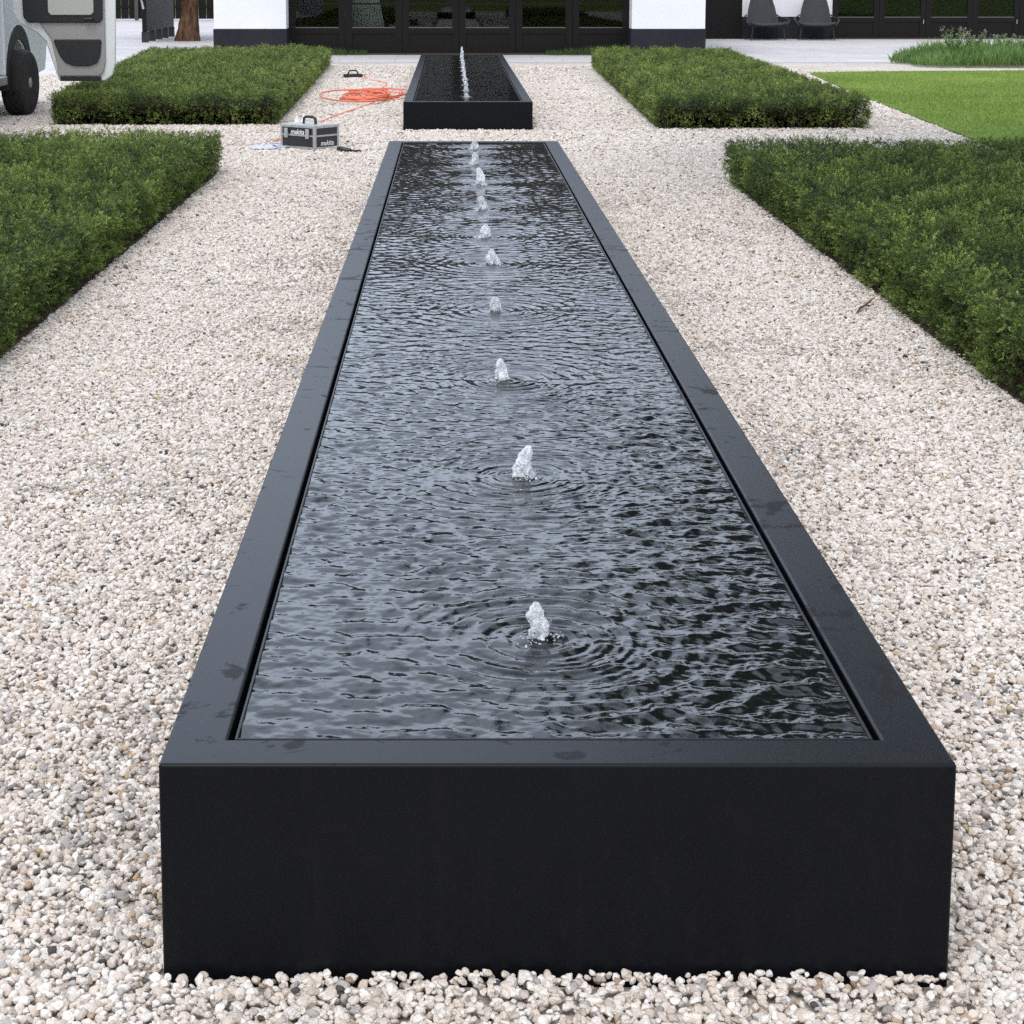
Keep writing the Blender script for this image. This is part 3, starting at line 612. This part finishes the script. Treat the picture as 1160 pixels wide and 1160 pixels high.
for i in range(5): MB().box(-.07, .07, -2.08 + i*1.0, -1.94 + i*1.0, -.01, .24).build('foot', M_black, sc_)

# ------------------------------------------------------------------ lounge chairs by the wing
def lounge():
    t = empty('lounge_chair', (0, 0, 0))
    # woven shell: seat and tapering back, swept as one sheet with thickness
    prof = [(-.40, .335, .40), (-.36, .36, .43), (-.2, .345, .44), (.0, .325, .43), (.2, .32, .41), (.30, .37, .39), (.36, .52, .36), (.42, .74, .32), (.47, .92, .27), (.49, .97, .20)]
    n = 15; vs = []
    for (y, z, hw) in prof:
        for k in range(n):
            q = 2*k/(n-1)-1; vs.append((q*hw, y - .05*q*q*(1 if z > .4 else 0), z + .05*q**4*(1 if z < .4 else 0)))
    fs = [(i*n+k, i*n+k+1, (i+1)*n+k+1, (i+1)*n+k) for i in range(len(prof)-1) for k in range(n-1)]
    o = MB().add(vs, fs).build('shell', M_weave, t, smooth=True); md = o.modifiers.new('thick', 'SOLIDIFY'); md.thickness = .035
    for s in (-1, 1):
        MB().tube([(s*.43, -.34, .345), (s*.50, -.30, .46), (s*.51, .0, .50), (s*.44, .30, .52), (s*.36, .38, .58)], .016, 8).build('armrest', M_dkmetal, t, smooth=True)
        MB().tube([(s*.36, -.30, .335), (s*.40, -.36, .0)], [.014, .011], 8).build('leg', M_dkmetal, t, smooth=True)
        MB().tube([(s*.34, .22, .32), (s*.38, .36, .0)], [.014, .011], 8).build('leg', M_dkmetal, t, smooth=True)
    MB().tube([(-.36, -.30, .322), (.36, -.30, .322)], .012).tube([(-.34, .22, .305), (.34, .22, .305)], .012).tube([(-.35, -.3, .32), (-.34, .22, .305)], .012).tube([(.35, -.3, .32), (.34, .22, .305)], .012).build('base_frame', M_dkmetal, t)
    return t
c1 = lounge(); c1.location = (7.38, 43.9, 0); c1.rotation_euler.z = rad(4); tag(c1, 'dark grey woven lounge chair nearer the timber wall, left of the pair', 'chair', 'lounge chairs on the terrace')
c2 = c1.copy(); COL.objects.link(c2); c2.location = (8.58, 43.9, 0); c2.rotation_euler.z = rad(-6)
for ch in list(c1.children):
    d = ch.copy(); COL.objects.link(d); d.parent = c2
c2['label'] = 'dark grey woven lounge chair nearer the glazed doors, right of the pair'

# ------------------------------------------------------------------ van (points away from us, right front door open)
van = empty('van', (-5.7, 19.6, 0), 0, 'white delivery van with its front door standing open', 'van')
def vp(mb, name, m, parent=van, bevel=0, smooth=False):
    mb.v = [(x+5.7, y-19.6, z) for x, y, z in mb.v]; return mb.build(name, m, parent, bevel, smooth)
XR, XL = -4.74, -6.7
def arc(cy, cz, r, a0, a1, n=12): return [(cy + r*math.cos(rad(a0+(a1-a0)*i/n)), cz + r*math.sin(rad(a0+(a1-a0)*i/n))) for i in range(n+1)]
WF, WR_ = 20.42, 17.1
rear = [(15.9, .45)] + arc(WR_, .36, .44, 180, 0)[0:] + [(18.68, .38), (18.68, 2.32), (18.3, 2.5), (16.2, 2.5), (15.92, 2.3)]
front = [(19.78, .40)] + arc(WF, .36, .44, 178, 0) + [(21.75, .42), (21.9, .75), (21.8, 1.05), (21.2, 1.25), (20.75, 1.38), (19.78, 1.42)]
bd = MB().prism(rear, XR, XR-.16, 'x').prism(rear, XL, XL+.16, 'x').prism(front, XR, XR-.55, 'x').prism(front, XL, XL+.55, 'x')
bd.box(XL+.56, XR-.56, 19.85, 21.82, .45, 1.1)                                  # nose between the wings
bd.prism([(18.68, 2.32), (18.3, 2.5), (16.2, 2.5), (15.92, 2.3), (16.2, 2.44), (18.3, 2.44)], XR-.17, XL+.17, 'x')
bd.box(XL+.17, XR-.17, 15.9, 15.97, .45, 2.3)                                    # rear panel
bd.prism([(18.69, 2.3), (18.69, 2.44), (19.5, 2.36), (19.5, 2.26)], XR-.03, XL+.03, 'x')      # cab roof
for xx in (XR-.09, XL+.02): bd.prism([(19.46, 2.28), (19.56, 2.28), (20.6, 1.385), (20.48, 1.40)], xx, xx+.07, 'x')    # windscreen pillars
vp(bd, 'body', M_van, bevel=.025)
vp(MB().box(XL+.1, XR-.12, 18.69, 19.8, .36, .5).box(XL+.17, XR-.17, 16.0, 18.6, .42, .5).box(XL+.57, XR-.57, 20.0, 21.6, .3, .44), 'underbody', M_black)
vp(MB().box(XL+.17, XR-.17, 18.55, 18.6, .5, 2.4), 'bulkhead', M_vanin)
vp(MB().box(XL+.12, XR-.14, 19.70, 19.775, .52, 1.4), 'dashboard', M_black, bevel=.02)
vp(MB().box(-5.45, -4.98, 18.75, 19.25, .5, .95).box(-5.45, -4.98, 18.68, 18.8, .95, 1.75), 'seat', M_black, bevel=.05)
vp(MB().prism([(19.5, 2.24), (19.515, 2.24), (20.52, 1.43), (20.5, 1.42)], XR-.1, XL+.1, 'x'), 'windscreen', M_glass)
vp(MB().box(XR-.13, XR+.012, 19.735, 19.79, .46, 1.38), 'door_jamb', M_van, bevel=.02)
vp(MB().box(XR-.16, XR+.03, 18.7, 19.76, .36, .46), 'step', M_alu, bevel=.02)
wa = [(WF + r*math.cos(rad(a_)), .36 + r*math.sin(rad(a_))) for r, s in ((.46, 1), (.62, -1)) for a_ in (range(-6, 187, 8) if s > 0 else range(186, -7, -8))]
vp(MB().prism(wa, XR+.012, XR-.1, 'x'), 'wheel_arch_shade', M_black)  # black band put in for the shadow around the wheel arch
def wheel(x, y, steer, parent):
    t = MB(); R_, w = .36, .115
    t.lathe([(.215, -w), (.29, -w-.004), (.335, -w+.006), (R_-.008, -w+.03), (R_, -w+.055), (R_, -.03), (R_-.006, -.026), (R_-.006, -.02), (R_, -.016), (R_, .016), (R_-.006, .02), (R_-.006, .026), (R_, .03), (R_, w-.055), (R_-.008, w-.03), (.335, w-.006), (.29, w+.004), (.215, w)], 'x', 48)
    o = t.build('wheel', M_rubber, parent, smooth=True); o.location = (x+5.7, y-19.6, .355); o.rotation_euler.z = steer
    MB().lathe([(.222, -.10), (.225, .10), (.205, .112), (.19, .085), (.09, .07), (.085, .105), (.05, .118), (.001, .118)], 'x', 32).build('rim', M_alu, o, smooth=True)
wheel(XR+.035, WF-.12, rad(-5), van); wheel(XL+.14, WF, rad(-9), van); wheel(XR-.13, WR_, 0, van); wheel(XL+.13, WR_, 0, van)
for s in (XR-.02, XL+.16): vp(MB().box(s-.16, s, 15.87, 15.9, 1.0, 1.6), 'tail_light', mat('red_lens', (.4, .02, .02), .25), bevel=.01)
for s in (XR-.1, XL+.42): vp(MB().box(s-.3, s, 21.84, 21.93, .72, .92), 'headlight', M_steel, bevel=.03)
# the open door, inner side towards us
YD = 19.78
out = [(-4.17, .40), (-3.68, .40), (-3.60, .46), (-3.565, .60), (-3.555, 1.0), (-3.55, 1.3), (-3.62, 1.9), (-3.72, 2.2), (-4.0, 2.24), (-4.25, 2.1), (-4.66, 1.45), (-4.64, 1.12), (-4.58, 1.02), (-4.38, .90), (-4.30, .82), (-4.24, .62)]
dr = vp(MB().prism(out, YD, YD+.055, 'y'), 'door', M_van, bevel=.02)
inn = [(-4.17, .455), (-3.74, .455), (-3.69, .50), (-3.665, .62), (-3.66, 1.30), (-4.47, 1.30), (-4.50, 1.12), (-4.34, 1.0), (-4.24, .86), (-4.19, .62)]
vp(MB().prism(inn, YD-.03, YD-.002, 'y'), 'inner_panel', M_vanin, dr, bevel=.012)
vp(MB().prism([(-4.47, 1.02), (-3.72, 1.02), (-3.68, 1.06), (-3.66, 1.9), (-3.76, 2.14), (-4.2, 2.03), (-4.53, 1.47), (-4.52, 1.08)], YD-.055, YD-.031, 'y'), 'window_trim', M_black, dr, bevel=.012)
vp(MB().prism([(-4.22, 1.10), (-3.80, 1.10), (-3.77, 1.13), (-3.77, 1.85), (-3.84, 2.0), (-4.16, 1.94), (-4.25, 1.7), (-4.25, 1.13)], YD-.07, YD-.056, 'y'), 'window_glass', mat('pale_glass', (.45, .46, .43), .1), dr, bevel=.008)
vp(MB().prism([(-4.20, .845), (-3.71, .845), (-3.70, .83), (-3.715, .68), (-3.75, .60), (-3.83, .565), (-4.0, .565), (-4.09, .60), (-4.15, .68), (-4.205, .82)], YD-.05, YD-.031, 'y'), 'door_pocket', M_black, dr, bevel=.02)
vp(MB().box(-4.15, -3.72, YD-.028, YD-.001, .404, .45), 'kick_strip', M_black, dr)
vp(MB().tube([(-3.86, YD-.06, 1.06), (-3.86, YD-.10, 1.06), (-3.78, YD-.10, 1.06), (-3.78, YD-.06, 1.06)], .012), 'handle', M_black, dr)

# ------------------------------------------------------------------ tool case and cable
def txt(s, size, m, parent, loc, rot, name='lettering'):
    c = bpy.data.curves.new('lettering', 'FONT'); c.body = s; c.size = size; c.extrude = .0005; c.align_x = 'CENTER'; c.align_y = 'CENTER'; c.shear = .2; c.offset = size*.012
    tmp = bpy.data.objects.new('tmp', c); COL.objects.link(tmp); dg = bpy.context.evaluated_depsgraph_get()
    me = bpy.data.meshes.new_from_object(tmp.evaluated_get(dg)); bpy.data.objects.remove(tmp)
    o = bpy.data.objects.new(name, me); COL.objects.link(o); me.materials.clear(); me.materials.append(m); o.parent = parent; o.location = loc; o.rotation_euler = rot
    return o
ph = rad(40); LC, WC, HCs = .42, .31, .215
case = empty('tool_case', (-1.19, 16.14, 0), -ph, 'black tool case with aluminium edges standing on the gravel', 'tool case')
# local: near corner at origin, long side towards -x, short side towards +y
MB().box(-LC+.006, -.006, .006, WC-.006, .012, HCs-.006).build('body', M_case, case)
e = MB(); w = .022
for z0, z1 in ((.006, .006+w), (.118, .118+w*.7), (HCs-w, HCs)):
    e.box(-LC, 0, 0, .012, z0, z1).box(-LC, 0, WC-.012, WC, z0, z1).box(-LC, -LC+.012, .012, WC-.012, z0, z1).box(-.012, 0, .012, WC-.012, z0, z1)
for x in (-LC, -w):
    for y in (0, WC-w): e.box(x-.001, x+w+.001, y-.001, y+w+.001, .004, HCs+.001)
e.box(-LC+w, -w, .012, w, HCs-.004, HCs+.0005).box(-LC+w, -w, WC-w, WC-.012, HCs-.004, HCs+.0005)
e.build('edge_trim', M_alu, case, bevel=.002)
for x in (-LC*.82, -LC*.2): MB().box(x-.022, x+.022, -.012, -.0015, .10, .185).build('latch', M_alu, case, bevel=.003)
MB().box(-LC+.01, -.01, .02, WC-.02, HCs-.005, HCs+.004).build('lid', M_alu, case, bevel=.002)
hx = -LC*.5; MB().tube([(hx-.075, WC*.5, HCs), (hx-.07, WC*.5, HCs+.05), (hx-.04, WC*.5, HCs+.065), (hx+.04, WC*.5, HCs+.065), (hx+.07, WC*.5, HCs+.05), (hx+.075, WC*.5, HCs)], .013, 8).build('handle', M_black, case, smooth=True)
txt('makita', .062, M_white, case, (-LC*.5, -.0008, .155), (rad(90), 0, 0)).data.name = 'lettering'
txt('makita', .062, M_white, case, (.0008, WC*.5, .06), (rad(90), 0, rad(90)))
def crumple(name, m, x, y, sx, sy, h, seed, label, cat):
    n = 22; vs = []
    for j in range(n):
        for i in range(n):
            a, b_ = 2*i/(n-1)-1, 2*j/(n-1)-1; d = math.hypot(a, b_)
            q = Vector((a*2.3+seed, b_*2.3, seed)); z = h*max(0, 1-d**2)*(.65+.8*noise.noise(q)) + .02*abs(noise.noise(q*2.4)) 
            vs.append((a*sx*(1+.25*noise.noise(q*1.3)), b_*sy*(1+.25*noise.noise(q*1.1+Vector((9, 0, 0)))), max(.006, z+.008)))
    o = MB().add(vs, [(j*n+i, j*n+i+1, (j+1)*n+i+1, (j+1)*n+i) for j in range(n-1) for i in range(n-1)]).build(name, m, loc=(x, y, .006))
    md = o.modifiers.new('thick', 'SOLIDIFY'); md.thickness = .0015; return tag(o, label, cat)
bg = crumple('bag', M_bag, -1.36, 16.78, .12, .12, .30, 3, 'crumpled white bag standing behind the black tool case', 'bag')
fl = crumple('plastic_wrapper', M_film, -1.60, 16.35, .15, .2, .03, 7, 'clear crumpled plastic wrapper left of the tool case', 'wrapper')
b = MB(); 
for (x, y, s) in ((.05, -.1, .022), (.09, -.14, .016), (-.04, -.02, .014)): b.box(x-s, x+s, y-s, y+s, .05, .053)
b.build('print', M_blue, fl)
pg = MB().tube([(-.98, 16.12, .02), (-.93, 16.02, .022), (-.87, 16.0, .02)], [.022, .026, .018], 8).tube([(-.87, 16.0, .02), (-.83, 15.97, .016), (-.80, 16.03, .014), (-.78, 15.98, .014)], .009, 6).build('plug', M_black, smooth=True)
tag(pg, 'black plug lying on the gravel right of the tool case', 'plug')
# cable: one long tangled lead
pts = []; r = random.Random(8)
for i in range(26):
    a = i*.35; pts.append((-1.62 + .028*i + .03*math.sin(a), 17.0 + .215*i, .014))
c0 = (-.97, 23.2); q = 2.2
for i in range(520):                          # loose loops dropped on one another
    q += .17 + .05*math.sin(i*.071); k = i/520
    ex = .24 + .16*math.sin(i*.043+1) + .08*math.sin(i*.117); ey = .60 + .45*math.sin(i*.029) + .20*math.sin(i*.13)
    cx_ = c0[0] - .02 + .12*math.sin(i*.017+3) + .06*math.sin(i*.05+2); cy_ = c0[1] + .45*math.sin(i*.023+.5) - .25*math.exp(-i/90)
    pts.append((cx_ + ex*math.cos(q), cy_ + ey*math.sin(q), .014 + .055*k*(.5 + .5*math.sin(q*.5+i*.03)) + .02*k))
e0 = pts[-1]
for i in range(1, 36):
    k = i/35; a = math.pi*k
    pts.append((e0[0]*(1-k) + -1.30*k + .28*math.sin(a), e0[1]*(1-k) + 27.4*k + 1.2*math.sin(a)*(1-k), .014 + (e0[2]-.014)*max(0, 1-k*5)))
tag(MB().tube(pts, .0095, 6).build('extension_cable', M_cord, smooth=True), 'tangled orange extension cable heaped on the gravel path', 'cable')
cn = empty('socket_block', (-1.46, 27.7, 0), rad(12), 'small dark socket block at the far end of the orange cable', 'socket block')
MB().box(-.14, .14, -.06, .06, .004, .06).build('housing', M_black, cn, bevel=.012)
MB().tube([(-.08, 0, .058), (-.05, 0, .11), (.05, 0, .11), (.08, 0, .058)], .012).build('handle', M_black, cn, smooth=True)

tw = MB().tube([(1.83, 8.22, .018), (1.86, 8.30, .024), (1.90, 8.36, .028), (1.95, 8.45, .04)], [.004, .006, .0055, .003], 6).tube([(1.88, 8.33, .026), (1.93, 8.33, .035)], [.004, .002], 5).build('twig', M_bark, smooth=True)
tag(tw, 'short brown twig lying on the gravel beside the right hedge', 'twig')
# ------------------------------------------------------------------ light, sky, camera
EL, AZ = rad(60), rad(-162)                   # sun behind us and to the left; azimuth from +y, clockwise
sd = Vector((math.sin(AZ)*math.cos(EL), math.cos(AZ)*math.cos(EL), math.sin(EL)))
sun = bpy.data.lights.new('sun', 'SUN'); sun.energy = .9; sun.angle = rad(28); sun.color = (1, .95, .88)
so = bpy.data.objects.new('sun', sun); COL.objects.link(so); so.rotation_euler = sd.to_track_quat('Z', 'Y').to_euler()
w = bpy.data.worlds.new('World'); SC.world = w; w.use_nodes = True; nt = w.node_tree; nt.nodes.clear()
ow = nt.nodes.new('ShaderNodeOutputWorld'); bgd = nt.nodes.new('ShaderNodeBackground'); sk = nt.nodes.new('ShaderNodeTexSky')
sk.sky_type = 'NISHITA'; sk.sun_disc = False; sk.sun_elevation = EL; sk.sun_rotation = AZ; sk.dust_density = 2.0
tc = nt.nodes.new('ShaderNodeTexCoord'); mp = nt.nodes.new('ShaderNodeMapping'); mp.inputs['Scale'].default_value = (1, 1, 2.2)
nz = nt.nodes.new('ShaderNodeTexNoise'); nz.inputs['Scale'].default_value = 2.3; nz.inputs['Detail'].default_value = 6
rp = nt.nodes.new('ShaderNodeValToRGB'); rp.color_ramp.elements[0].position = .3; rp.color_ramp.elements[0].color = (.18,)*3+(1,); rp.color_ramp.elements[1].position = .7; rp.color_ramp.elements[1].color = (.95,)*3+(1,)
mx = nt.nodes.new('ShaderNodeMix'); mx.data_type = 'RGBA'; mx.inputs['B'].default_value = (10.7, 11.3, 12.3, 1)
lk = nt.links.new
lk(tc.outputs['Generated'], mp.inputs[0]); lk(mp.outputs[0], nz.inputs['Vector']); lk(nz.outputs['Fac'], rp.inputs[0]); lk(rp.outputs[0], mx.inputs['Factor'])
lk(sk.outputs[0], mx.inputs['A']); 
# sky colour brightened ahead to the left for the water reflections, dimmed elsewhere
bd0 = Vector((math.sin(rad(-24))*math.cos(rad(30)), math.cos(rad(-24))*math.cos(rad(30)), math.sin(rad(30))))
dt = nt.nodes.new('ShaderNodeVectorMath'); dt.operation = 'DOT_PRODUCT'; dt.inputs[1].default_value = bd0; lk(tc.outputs['Generated'], dt.inputs[0])
mr = nt.nodes.new('ShaderNodeMapRange'); mr.interpolation_type = 'SMOOTHSTEP'; mr.inputs[1].default_value = .62; mr.inputs[2].default_value = 1.0
mc = nt.nodes.new('ShaderNodeMix'); mc.data_type = 'RGBA'; mc.inputs['A'].default_value = (.80, .80, .80, 1); mc.inputs['B'].default_value = (1.20, 1.27, 1.37, 1)
lk(dt.outputs['Value'], mr.inputs[0]); lk(mr.outputs[0], mc.inputs['Factor']); ml = nt.nodes.new('ShaderNodeVectorMath'); ml.operation = 'MULTIPLY'; lk(mx.outputs['Result'], ml.inputs[0]); lk(mc.outputs['Result'], ml.inputs[1])
lk(ml.outputs[0], bgd.inputs[0]); bgd.inputs[1].default_value = .12; lk(bgd.outputs[0], ow.inputs[0])
cd = bpy.data.cameras.new('camera'); cam = bpy.data.objects.new('camera', cd); COL.objects.link(cam); SC.camera = cam
cd.sensor_width = 36; cd.sensor_fit = 'HORIZONTAL'; cd.lens = 36*2100/1160; cd.shift_x = 69/1160; cd.shift_y = -(580-292.03)/1160
cd.clip_start = .05; cd.clip_end = 2000; cam.location = (0, 0, HC); cam.rotation_euler = (rad(90 - 8.6916), 0, 0)
SC.view_settings.view_transform = 'Standard'; SC.view_settings.look = 'None'; SC.view_settings.exposure = .68; SC.view_settings.gamma = 1
SC.render.engine = 'CYCLES'; SC.cycles.max_bounces = 8; SC.cycles.use_denoising = False
SC.render.resolution_x = 1024; SC.render.resolution_y = 1024
